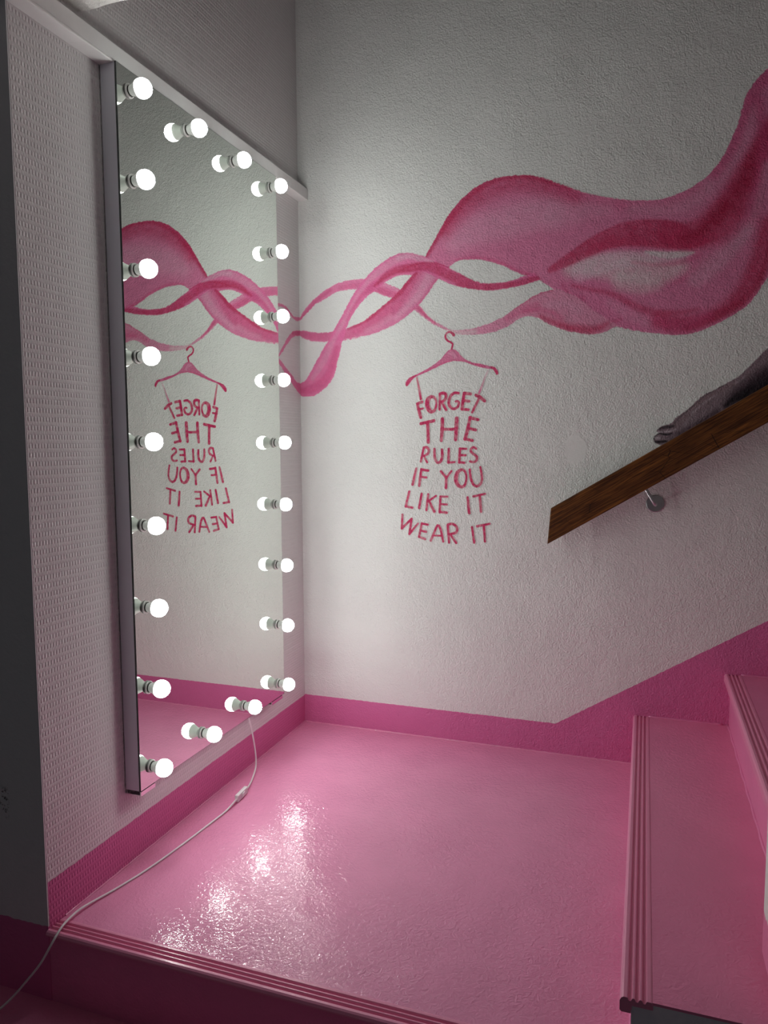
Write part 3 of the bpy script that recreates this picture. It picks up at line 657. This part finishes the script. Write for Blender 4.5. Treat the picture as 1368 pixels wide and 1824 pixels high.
LETTERS = [('CR',0.93,1.2,[(487.3,1258.3,9.9),(476.7,1254.8,9),(470.9,1251.6,9)]),('CR',0.93,1.2,[(470.9,1252.7,9),(475.6,1229.2,9.9),(483.8,1203.4,10.3)]),('CR',0.93,1.2,[(476.7,1231.8,8.1),(491.9,1234.9,5.8)]),('CR',0.93,1.2,[(523.3,1277,10),(511.7,1268.4,13.4),(508.2,1250.7,14.6),(512.9,1232.9,14.6),(522.2,1222.7,11.2),(535,1226.9,9.4),(541.4,1243.4,7.1),(541.3,1261.1,7.1),(534.9,1273.4,8),(523.3,1277,10)]),('CR',0.93,1.2,[(555.6,1285,8),(555.2,1256.3,8.5),(554.6,1229.8,7.6)]),('CR',0.93,1.2,[(555.6,1286.1,8.9),(569.3,1288.5,9.8),(578,1282.2,9.3),(577.4,1269,9.3),(569.4,1260.4,8.9),(557.9,1256.7,8)]),('CR',0.93,1.2,[(562.5,1256.1,8),(571.7,1240.5,8.9),(578.6,1228.3,8.4)]),('CR',0.93,1.2,[(623.9,1286.4,8.4),(610.3,1287.9,8.4),(596.7,1279.5,8.9),(588.8,1262.1,9.3),(590,1244.5,8.9),(599.2,1233.8,8.9),(610.5,1231.4,8),(621.8,1238.4,8.4),(625.8,1250.3,8.8),(621.7,1257.4,7.5),(614.5,1257.1,7.5)]),('CR',0.93,1.2,[(645.3,1284.7,9.9),(640.9,1258.7,9.9),(637.2,1230.4,9.9)]),('CR',0.93,1.2,[(645.3,1285.8,9.7),(668.8,1282.4,8.8)]),('CR',0.93,1.2,[(644.3,1259.7,9.2),(663.4,1257.1,8.3)]),('CR',0.93,1.2,[(637.2,1229.9,8.8),(660.6,1227.1,8.4)]),('CR',0.93,1.2,[(687.8,1277.5,9.6),(700,1272,10.5),(718.9,1256.9,9.2)]),('CR',0.93,1.2,[(697.8,1263.9,7.4),(685.8,1240.3,7.9),(674.8,1217.7,7.5)]),('CR',0.93,1.2,[(484.2,1179.9,9.5),(533.9,1190.3,9.8)]),('CR',0.93,1.2,[(509.5,1181.8,10.3),(510.9,1155,10.3),(511.9,1112.5,9.9)]),('CR',0.93,1.2,[(565,1195.4,11.1),(564,1156.6,11.2),(561.1,1118.5,9.8)]),('CR',0.93,1.2,[(618,1196.8,11.9),(616.6,1156.1,12),(614.4,1120.8,10.2)]),('CR',0.93,1.2,[(565.1,1164.4,6.7),(572,1159.2,8.9),(590.3,1158.6,8.4),(608.6,1158.8,8.9),(616.5,1164.9,6.6)]),('CR',0.93,1.2,[(667.1,1199.3,9.7),(658.4,1157.8,10.6),(649.1,1122.8,10.6)]),('CR',0.93,1.2,[(666.6,1198.8,9.7),(695.7,1191.2,9.2)]),('CR',0.93,1.2,[(662.8,1160.4,8.8),(687,1155.3,9.2)]),('CR',0.93,1.2,[(649.1,1123.2,8.8),(675.4,1117.8,8.8)]),('CR',0.93,1.2,[(494.8,1091.6,7.2),(484,1042.3,7.7)]),('CR',0.93,1.2,[(495.3,1092.8,7.7),(506.5,1093.5,8.2),(514,1084.3,8.2),(510.3,1070,8.2),(495.3,1062.3,6.7)]),('CR',0.93,1.2,[(495.3,1062.8,6.3),(507.8,1039.3,6.7)]),('CR',0.93,1.2,[(535.6,1087.9,7.7),(535.7,1062.8,8.6),(541.4,1043.7,8.6),(550.1,1037.8,8.1),(559.9,1043.8,8.6),(564.8,1062.8,9.1),(563.5,1084.7,8.1)]),('CR',0.93,1.2,[(589.3,1087.7,8.1),(587.7,1039.1,8.6)]),('CR',0.93,1.2,[(587.7,1038.6,7.6),(610.9,1040.4,6.6)]),('CR',0.93,1.2,[(630.6,1088.8,8),(627.9,1039.2,8.1)]),('CR',0.93,1.2,[(630.6,1088.1,7.1),(654.3,1088.3,6.6)]),('CR',0.93,1.2,[(630.7,1065.2,7.6),(650.5,1065.2,7.6)]),('CR',0.93,1.2,[(627.9,1039.7,7.6),(647.3,1037.9,7.6)]),('CR',0.93,1.2,[(689.5,1088.7,7),(681.1,1093.4,7.5),(672,1088.7,8),(670.4,1078.2,8),(681.2,1068.8,8),(692.1,1059.4,8.5),(691,1046.5,8),(681.4,1040.6,7.5),(668.2,1042.9,7.1)]),('CR',0.93,1.2,[(466.4,1015.7,7.7),(452.4,957.5,8.7)]),('CR',0.93,1.2,[(485.8,1013.4,8.7),(477.7,953,8.2)]),('CR',0.93,1.2,[(486.5,1012.2,8.2),(511.6,1008.8,7.7)]),('CR',0.93,1.2,[(484,985.7,7.7),(504.9,983.5,6.7)]),('CR',0.93,1.2,[(560,1006.1,8.1),(579.8,984.2,8.1)]),('CR',0.93,1.2,[(599.3,1007.8,6.7),(581,984.3,7.2)]),('CR',0.93,1.2,[(580.3,985.4,8.6),(578.7,946.5,8.6)]),('CR',0.93,1.2,[(635.8,1013.2,8.5),(622.5,1003.7,11.4),(616.1,982.2,12.8),(620.3,963.3,12.8),(631.3,951.5,9.5),(645.9,953.6,8.5),(653.7,970.8,7.1),(654.8,992.1,6.6),(646.7,1009.8,7.6),(635.8,1013.2,8.5)]),('CR',0.93,1.2,[(667.2,1013.5,7.1),(670.3,985.2,8),(679.6,961.7,8.5),(692.8,954.3,8.5),(705.9,962,8),(711.7,980.9,7.5),(709.4,1004.4,7.5),(705.4,1022.6,6.6)]),('CR',0.93,1.2,[(439.3,930.7,7.5),(425.5,875.6,8.1)]),('CR',0.93,1.2,[(425.5,875.6,7.5),(451.3,871.2,7.5)]),('CR',0.93,1.2,[(486.8,923.1,7.5),(477.5,871,8.1)]),('CR',0.93,1.2,[(512.2,921.6,7.4),(505.4,863.9,8)]),('CR',0.93,1.2,[(541.5,916.4,6.3),(512.8,896.9,7.5)]),('CR',0.93,1.2,[(515.8,896.3,7.5),(535.2,858.9,9.2)]),('CR',0.93,1.2,[(558.6,914.4,7.4),(555.9,857.1,8)]),('CR',0.93,1.2,[(558.6,914.4,6.8),(585,914.3,6.8)]),('CR',0.93,1.2,[(558.7,886.4,6.8),(582.2,885.8,6.8)]),('CR',0.93,1.2,[(555.9,858.5,7.4),(581.7,855.8,8)]),('CR',0.93,1.2,[(659.8,912.9,7.9),(662.8,882.5,8.5),(665.9,856.5,9)]),('CR',0.93,1.2,[(680.9,917.2,7.3),(722.9,927,6.7)]),('CR',0.93,1.2,[(703.7,921.3,7.8),(709.2,863.3,8.4)]),('CR',0.93,1.2,[(412.4,844.1,7),(410.1,792.5,7.6)]),('CR',0.93,1.2,[(410.1,792.5,7.6),(448.2,829.3,7.5)]),('CR',0.93,1.2,[(448.2,829.3,7.5),(439.7,773,8.1)]),('CR',0.93,1.2,[(439.7,773,7.6),(473,812.6,6.4)]),('CR',0.93,1.2,[(487.5,813.1,7.5),(476.9,763.6,7.5)]),('CR',0.93,1.2,[(487.5,813.1,6.9),(510.8,809.7,6.9)]),('CR',0.93,1.2,[(484.5,786.3,6.9),(504,783.4,8.1)]),('CR',0.93,1.2,[(476.9,763.6,7.5),(500.1,755.7,7.5)]),('CR',0.93,1.2,[(522,750.8,7.5),(535.3,781.6,7.5),(547.7,808.6,7.4),(559,795.4,8),(569.4,749.7,7.4)]),('CR',0.93,1.2,[(532.4,770,5.7),(561.4,770.4,6.3)]),('CR',0.93,1.2,[(586.3,809.2,8),(589.1,777.8,8),(591.5,746.8,7.4)]),('CR',0.93,1.2,[(586.9,812.1,8),(604.4,815.5,8),(620.5,803.2,8.5),(618.3,784.5,8.5),(594.3,777.4,7.4)]),('CR',0.93,1.2,[(596.7,775.7,7.4),(617.9,746.4,8)]),('CR',0.93,1.2,[(676.8,805.9,7.3),(684.9,750.5,7.9)]),('CR',0.93,1.2,[(695.4,809.9,7.9),(740.7,819.7,6.7)]),('CR',0.93,1.2,[(719.6,812.9,7.8),(724.3,755.7,7.3)])]
LEG = [('LP0',0.95,[[(1285.6,1123.5),(1290.9,1132.3),(1301.9,1137.4),(1293.4,1144),(1301.4,1155.6),(1315,1162.8),(1331.4,1166.9),(1342.2,1173.2),(1352.7,1187),(1373.9,1204),(1395,1220.9),(1410.6,1237.8),(1431.3,1257.3),(1452.2,1268.2),(1472.9,1279),(1498.6,1293.8),(1519,1305.8),(1539.1,1319.1),(1554,1335.4),(1568.7,1351.5),(1585.8,1370.3),(1602.9,1388.9),(1614.5,1399.4),(1662.3,1457.1),(1721.5,1513)],[(1721.5,1513),(1734,1393.8),(1731.3,1274.4)],[(1731.3,1274.4),(1620.5,1239.2),(1513.5,1170.7),(1432.4,1117.6),(1348.8,1070.4),(1333.3,1096.8),(1305.7,1099.8),(1290.3,1105.8),(1284.5,1114.6),(1285.6,1123.5)]],[('LB',0.6,8,[(1350.6,1163.8,20.5),(1374.5,1183.7,26.2),(1400.7,1209.3,26.1),(1432,1237.3,26),(1463,1259.4,20.1),(1499,1281,17.1),(1524.5,1294.3,14.2)]),('LL',0.7,4,[(1400.9,1203.5,3.5),(1421.8,1220.3,4.6),(1442.5,1239.9,4),(1468.4,1256.4,2.9)]),('LL',0.6,3,[(1522,1291.6,2.8),(1534.7,1299.6,4.5),(1549.7,1311.8,4)]),('LL',0.35,5,[(1377.8,1163.4,4.1),(1390.7,1183.5,5.8),(1411.6,1206.2,4.1)]),('LD',0.75,8,[(1365.1,1134.5,14.6),(1381.1,1144.5,17.5),(1412.9,1161.5,18.6),(1449.5,1186.9,18.5),(1475.3,1206.4,17.2)]),('LD',0.7,16,[(1495.7,1224.5,17.2),(1520.9,1249.4,34.2),(1551.2,1268.3,48.2),(1586.2,1289.6,59.2),(1630.7,1315.9,72.8)]),('LK',0.97,10,[(1501,1222.9,14.3),(1521.2,1240.9,25.7),(1546.6,1254.3,36.9),(1571.6,1271.9,45.3),(1596.5,1286.5,53.5),(1626.2,1302.2,64.5)]),('LD',0.5,14,[(1525.4,1269,22.8),(1555.6,1290.6,25.5),(1588,1311.9,33.8),(1620.3,1327.4,39.2)]),('LK',0.8,2.2,[(1298.7,1151.3,7.7),(1315.2,1155.5,10),(1331.6,1158.2,10.6),(1345.2,1160.9,8.8)]),('LK',0.95,2,[(1286.3,1119,5.3),(1291,1131.7,4.1),(1304.7,1136.5,5.3),(1324.1,1132.5,7.1),(1340.5,1136.2,4.7)]),('LK',0.9,2.5,[(1288.8,1108.7,7.1),(1305.4,1108.6,9.4),(1324.7,1111.5,8.2)]),('LL',1,2,[(1292.6,1121.9,7.7),(1302.3,1121.9,8.9)]),('LL',0.8,2,[(1299,1141,4.1),(1321.1,1142.2,4.7),(1343,1144.9,4.1),(1352.4,1150.7,4.1)]),('LD',0.35,5,[(1335.3,1126,17.6),(1354.2,1134.6,17.6)]),('LK',0.5,3,[(1347.7,1169.6,4.1),(1374.1,1198.2,3.5),(1410.8,1232.1,2.9),(1447.1,1262.6,2.9),(1498.6,1292.3,2.9)])])]


def smooth_curve(pts, step=8.0):
    if len(pts) < 3:
        return np.array([p[:2] for p in pts], float)
    return np.array([(v.x, v.y) for v in catmull([(p[0], p[1], 0) for p in pts], step)])

def vnoise(X, Z, scale, seed):
    rs = np.random.RandomState(seed)
    tab = rs.rand(64, 64)
    x, z = X / scale, Z / scale
    xi, zi = np.floor(x).astype(int), np.floor(z).astype(int)
    fx, fz = x - xi, z - zi
    fx, fz = fx * fx * (3 - 2 * fx), fz * fz * (3 - 2 * fz)
    g = lambda a, b: tab[a % 64, b % 64]
    return (g(xi, zi) * (1 - fx) + g(xi + 1, zi) * fx) * (1 - fz) + (g(xi, zi + 1) * (1 - fx) + g(xi + 1, zi + 1) * fx) * fz - 0.5

def seg_dist(X, Z, pts, wid=None):
    best = np.full(X.shape, 1e9)
    par = np.ones(X.shape)
    for i in range(len(pts) - 1):
        (ax, az), (bx, bz) = pts[i][:2], pts[i + 1][:2]
        dx, dz = bx - ax, bz - az
        l2 = dx * dx + dz * dz + 1e-9
        t_ = np.clip(((X - ax) * dx + (Z - az) * dz) / l2, 0, 1)
        d = np.hypot(X - ax - t_ * dx, Z - az - t_ * dz)
        if wid is not None:
            d = d - (wid[i] + (wid[i + 1] - wid[i]) * t_) / 2
        up = d < best
        best = np.where(up, d, best)
        if wid is not None and len(wid) and isinstance(wid, WA):
            par = np.where(up, wid.a[i] + (wid.a[i + 1] - wid.a[i]) * t_, par)
    return (best, par) if wid is not None else best

class WA(list):
    a = None

def inside(X, Z, P):
    c = np.zeros(X.shape, bool)
    n = len(P)
    for i in range(n):
        (x1, z1), (x2, z2) = P[i], P[(i + 1) % n]
        if z1 == z2:
            continue
        k = ((z1 > Z) != (z2 > Z)) & (X < (x2 - x1) * (Z - z1) / (z2 - z1) + x1)
        c ^= k
    return c

def sstep(a, b, v):
    t_ = np.clip((v - a) / (b - a), 0, 1)
    return t_ * t_ * (3 - 2 * t_)

class Painter:
    def __init__(self, x0, x1, z0, z1, res):
        self.x0, self.z0, self.res = x0, z0, res
        self.nx, self.nz = int((x1 - x0) / res) + 1, int((z1 - z0) / res) + 1
        self.X, self.Z = np.meshgrid(x0 + res * np.arange(self.nx), z0 + res * np.arange(self.nz), indexing='ij')
        self.C = np.empty((self.nx, self.nz, 3))
        self.C[:] = PAL['W']
        self.A = np.zeros((self.nx, self.nz))
    def window(self, pts, pad):
        p = np.array([q[:2] for q in pts])
        lo = np.floor((p.min(0) - pad - (self.x0, self.z0)) / self.res).astype(int)
        hi = np.ceil((p.max(0) + pad - (self.x0, self.z0)) / self.res).astype(int) + 1
        return slice(max(0, lo[0]), max(0, min(self.nx, hi[0]))), slice(max(0, lo[1]), max(0, min(self.nz, hi[1])))
    def poly_cov(self, curves, feather=1.6, rag=1.6):
        P = np.vstack([smooth_curve(c) for c in curves])
        w = self.window(P, 6)
        X, Z = self.X[w], self.Z[w]
        sd = seg_dist(X, Z, np.vstack([P, P[:1]]))
        sd = np.where(inside(X, Z, P), sd, -sd)
        sd = sd + rag * (vnoise(X, Z, 4.0, 3) + 0.7 * vnoise(X, Z, 11.0, 5)) * 2
        return w, sstep(-feather, feather, sd)
    def blend(self, w, cov, col, tone=0.0, seed=7):
        X, Z = self.X[w], self.Z[w]
        c = np.array(PAL[col])[None, None, :] * (1 + tone * 2 * (vnoise(X, Z, 14.0, seed) + 0.6 * vnoise(X, Z, 5.0, seed + 1)))[..., None]
        self.C[w] = self.C[w] * (1 - cov[..., None]) + c * cov[..., None]
    def stroke(self, col, alpha, feather, pts, mask=None, rag=0.8):
        wid = WA([p[2] for p in pts])
        wid.a = [p[3] if len(p) > 3 else 1.0 for p in pts]
        if len(pts) > 2:   # densify along a smooth curve
            q = catmull([(p[0], p[1], p[2]) for p in pts], 9.0)
            tt = np.linspace(0, 1, len(q))
            al = np.interp(tt, np.linspace(0, 1, len(pts)), wid.a)
            pts = [(v.x, v.y) for v in q]
            wid = WA([max(0.5, v.z) for v in q])
            wid.a = list(al)
        w = self.window(pts, max(wid) / 2 + feather + 4)
        X, Z = self.X[w], self.Z[w]
        if X.size == 0:
            return
        d, par = seg_dist(X, Z, pts, wid)
        d = d + rag * 2 * (vnoise(X, Z, 3.5, 11) + 0.6 * vnoise(X, Z, 9.0, 12)) * min(1.0, 0.4 + feather / 8)
        cov = sstep(feather, -feather, d) * alpha * par
        dry = 1 + 0.35 * vnoise(X, Z, 7.0, 21) + 0.2 * vnoise(X, Z, 22.0, 22)
        cov = np.clip(cov * dry, 0, 1)
        if mask is not None:
            cov = cov * mask[w]
        self.blend(w, cov, col, 0.05)
        if mask is None:
            self.A[w] = np.maximum(self.A[w], cov)
    def layer(self, col, alpha, curves, strokes, feather=1.6, rag=1.6):
        w, cov = self.poly_cov(curves, feather, rag)
        m_ = np.zeros((self.nx, self.nz))
        m_[w] = cov
        self.blend(w, cov * alpha, col, 0.04)
        self.A[w] = np.maximum(self.A[w], cov)
        for c_, a_, f_, p_ in strokes:
            self.stroke(c_, a_, f_, p_, m_)
    def build(self, name, place, parent=None, flip=False):
        keep = self.A > 0.02
        cell = keep[:-1, :-1] | keep[1:, :-1] | keep[:-1, 1:] | keep[1:, 1:]
        ci, cj = np.nonzero(cell)
        idx = lambda i, j: i * self.nz + j
        quads = np.stack([idx(ci, cj), idx(ci + 1, cj), idx(ci + 1, cj + 1), idx(ci, cj + 1)], 1)
        if flip:
            quads = quads[:, ::-1]
        used, inv = np.unique(quads, return_inverse=True)
        quads = inv.reshape(-1, 4)
        xs, zs = self.X.ravel()[used] / 1000, self.Z.ravel()[used] / 1000
        co_ = place(xs, zs)
        me = bpy.data.meshes.new(name)
        me.vertices.add(len(used))
        me.vertices.foreach_set('co', co_.astype(np.float32).ravel())
        me.loops.add(quads.size)
        me.loops.foreach_set('vertex_index', quads.ravel().astype(np.int32))
        me.polygons.add(len(quads))
        me.polygons.foreach_set('loop_start', np.arange(0, quads.size, 4, dtype=np.int32))
        me.polygons.foreach_set('loop_total', np.full(len(quads), 4, np.int32))
        at = me.attributes.new('paint', 'FLOAT_COLOR', 'POINT')
        cc_ = np.ones((len(used), 4), np.float32)
        cc_[:, :3] = np.clip(self.C.reshape(-1, 3)[used], 0, 1)
        at.data.foreach_set('color', cc_.ravel())
        me.update(calc_edges=True)
        me.materials.append(M_MURAL)
        o = bpy.data.objects.new(name, me)
        return link(o, parent)

PAINT_T = 0.0006
def on_back(x, z):
    return np.stack([x, np.full_like(x, -PAINT_T), z], 1)
def on_left(y, z):
    return np.stack([np.full_like(y, PAINT_T), y, z], 1)

p = Painter(-1, 1760, 1290, 2420, 2.2)
for col, al, curves, strokes in RIBBON_BACK:
    p.layer(col, al, curves, strokes)
rb = p.build('painted_ribbon', on_back)
tag(rb, 'translucent pink ribbon painted across the white stair wall', 'mural')
p = Painter(-330, 1, 1270, 1720, 2.0)
for col, al, curves, strokes in RIBBON_LEFT:
    p.layer(col, al, curves, strokes)
rl = p.build('painted_ribbon_end', on_left, flip=True)
tag(rl, 'thin pink ends of the painted ribbon on the narrow wall strip beside the mirror', 'mural')

dress = empty('painted_dress', (0.59, 0, 0.83))
tag(dress, 'painted red dress of hand lettering hanging from a painted hanger', 'mural')
do = np.array(dress.location)
def on_dress(x, z, k=1.6):
    return np.stack([x - do[0], np.full_like(x, -PAINT_T * k), z - do[2]], 1)
p = Painter(425, 770, 1300, 1520, 1.1)
for col, al, curves, strokes in HANGER:
    if curves:
        p.layer(col, al, curves, strokes, 1.0, 0.7)
    else:
        for s in strokes:
            p.stroke(s[0], s[1], s[2], [(q[0], q[1], q[2] * 1.35) for q in s[3]], rag=0.5)
p.build('hanger', on_dress, dress)
for st in STRAPS:
    p = Painter(425, 770, 1180, 1420, 1.1)
    for s in st:
        p.stroke(*s, rag=0.5)
    p.build('strap', lambda x, z: on_dress(x, z, 1.25), dress)
p = Painter(395, 775, 690, 1310, 1.2)
for s in LETTERS:
    p.stroke(s[0], s[1], s[2], [(q[0], q[1], q[2] * 1.22) for q in s[3]], rag=0.45)
for s in LETTERS:      # darker pools where the brush started and stopped
    for e_ in (s[3][0], s[3][-1]):
        if random.random() < 0.6:
            x_, z_, w_ = e_[:3]
            msk = (p.A > 0.5).astype(float)
            p.stroke('DK', 0.55, 2.5, [(x_ - 1, z_, w_ * 0.6), (x_ + 1, z_ - 2, w_ * 0.6)], msk)
p.build('lettering', lambda x, z: on_dress(x, z, 2.0), dress)

p = Painter(1255, 1740, 1060, 1470, 1.6)
for col, al, curves, strokes in LEG:
    p.layer(col, al, curves, strokes, 1.8, 1.2)
lg = p.build('painted_figure', on_back)
tag(lg, 'painted dark bare foot and leg resting along the top of the handrail', 'mural')
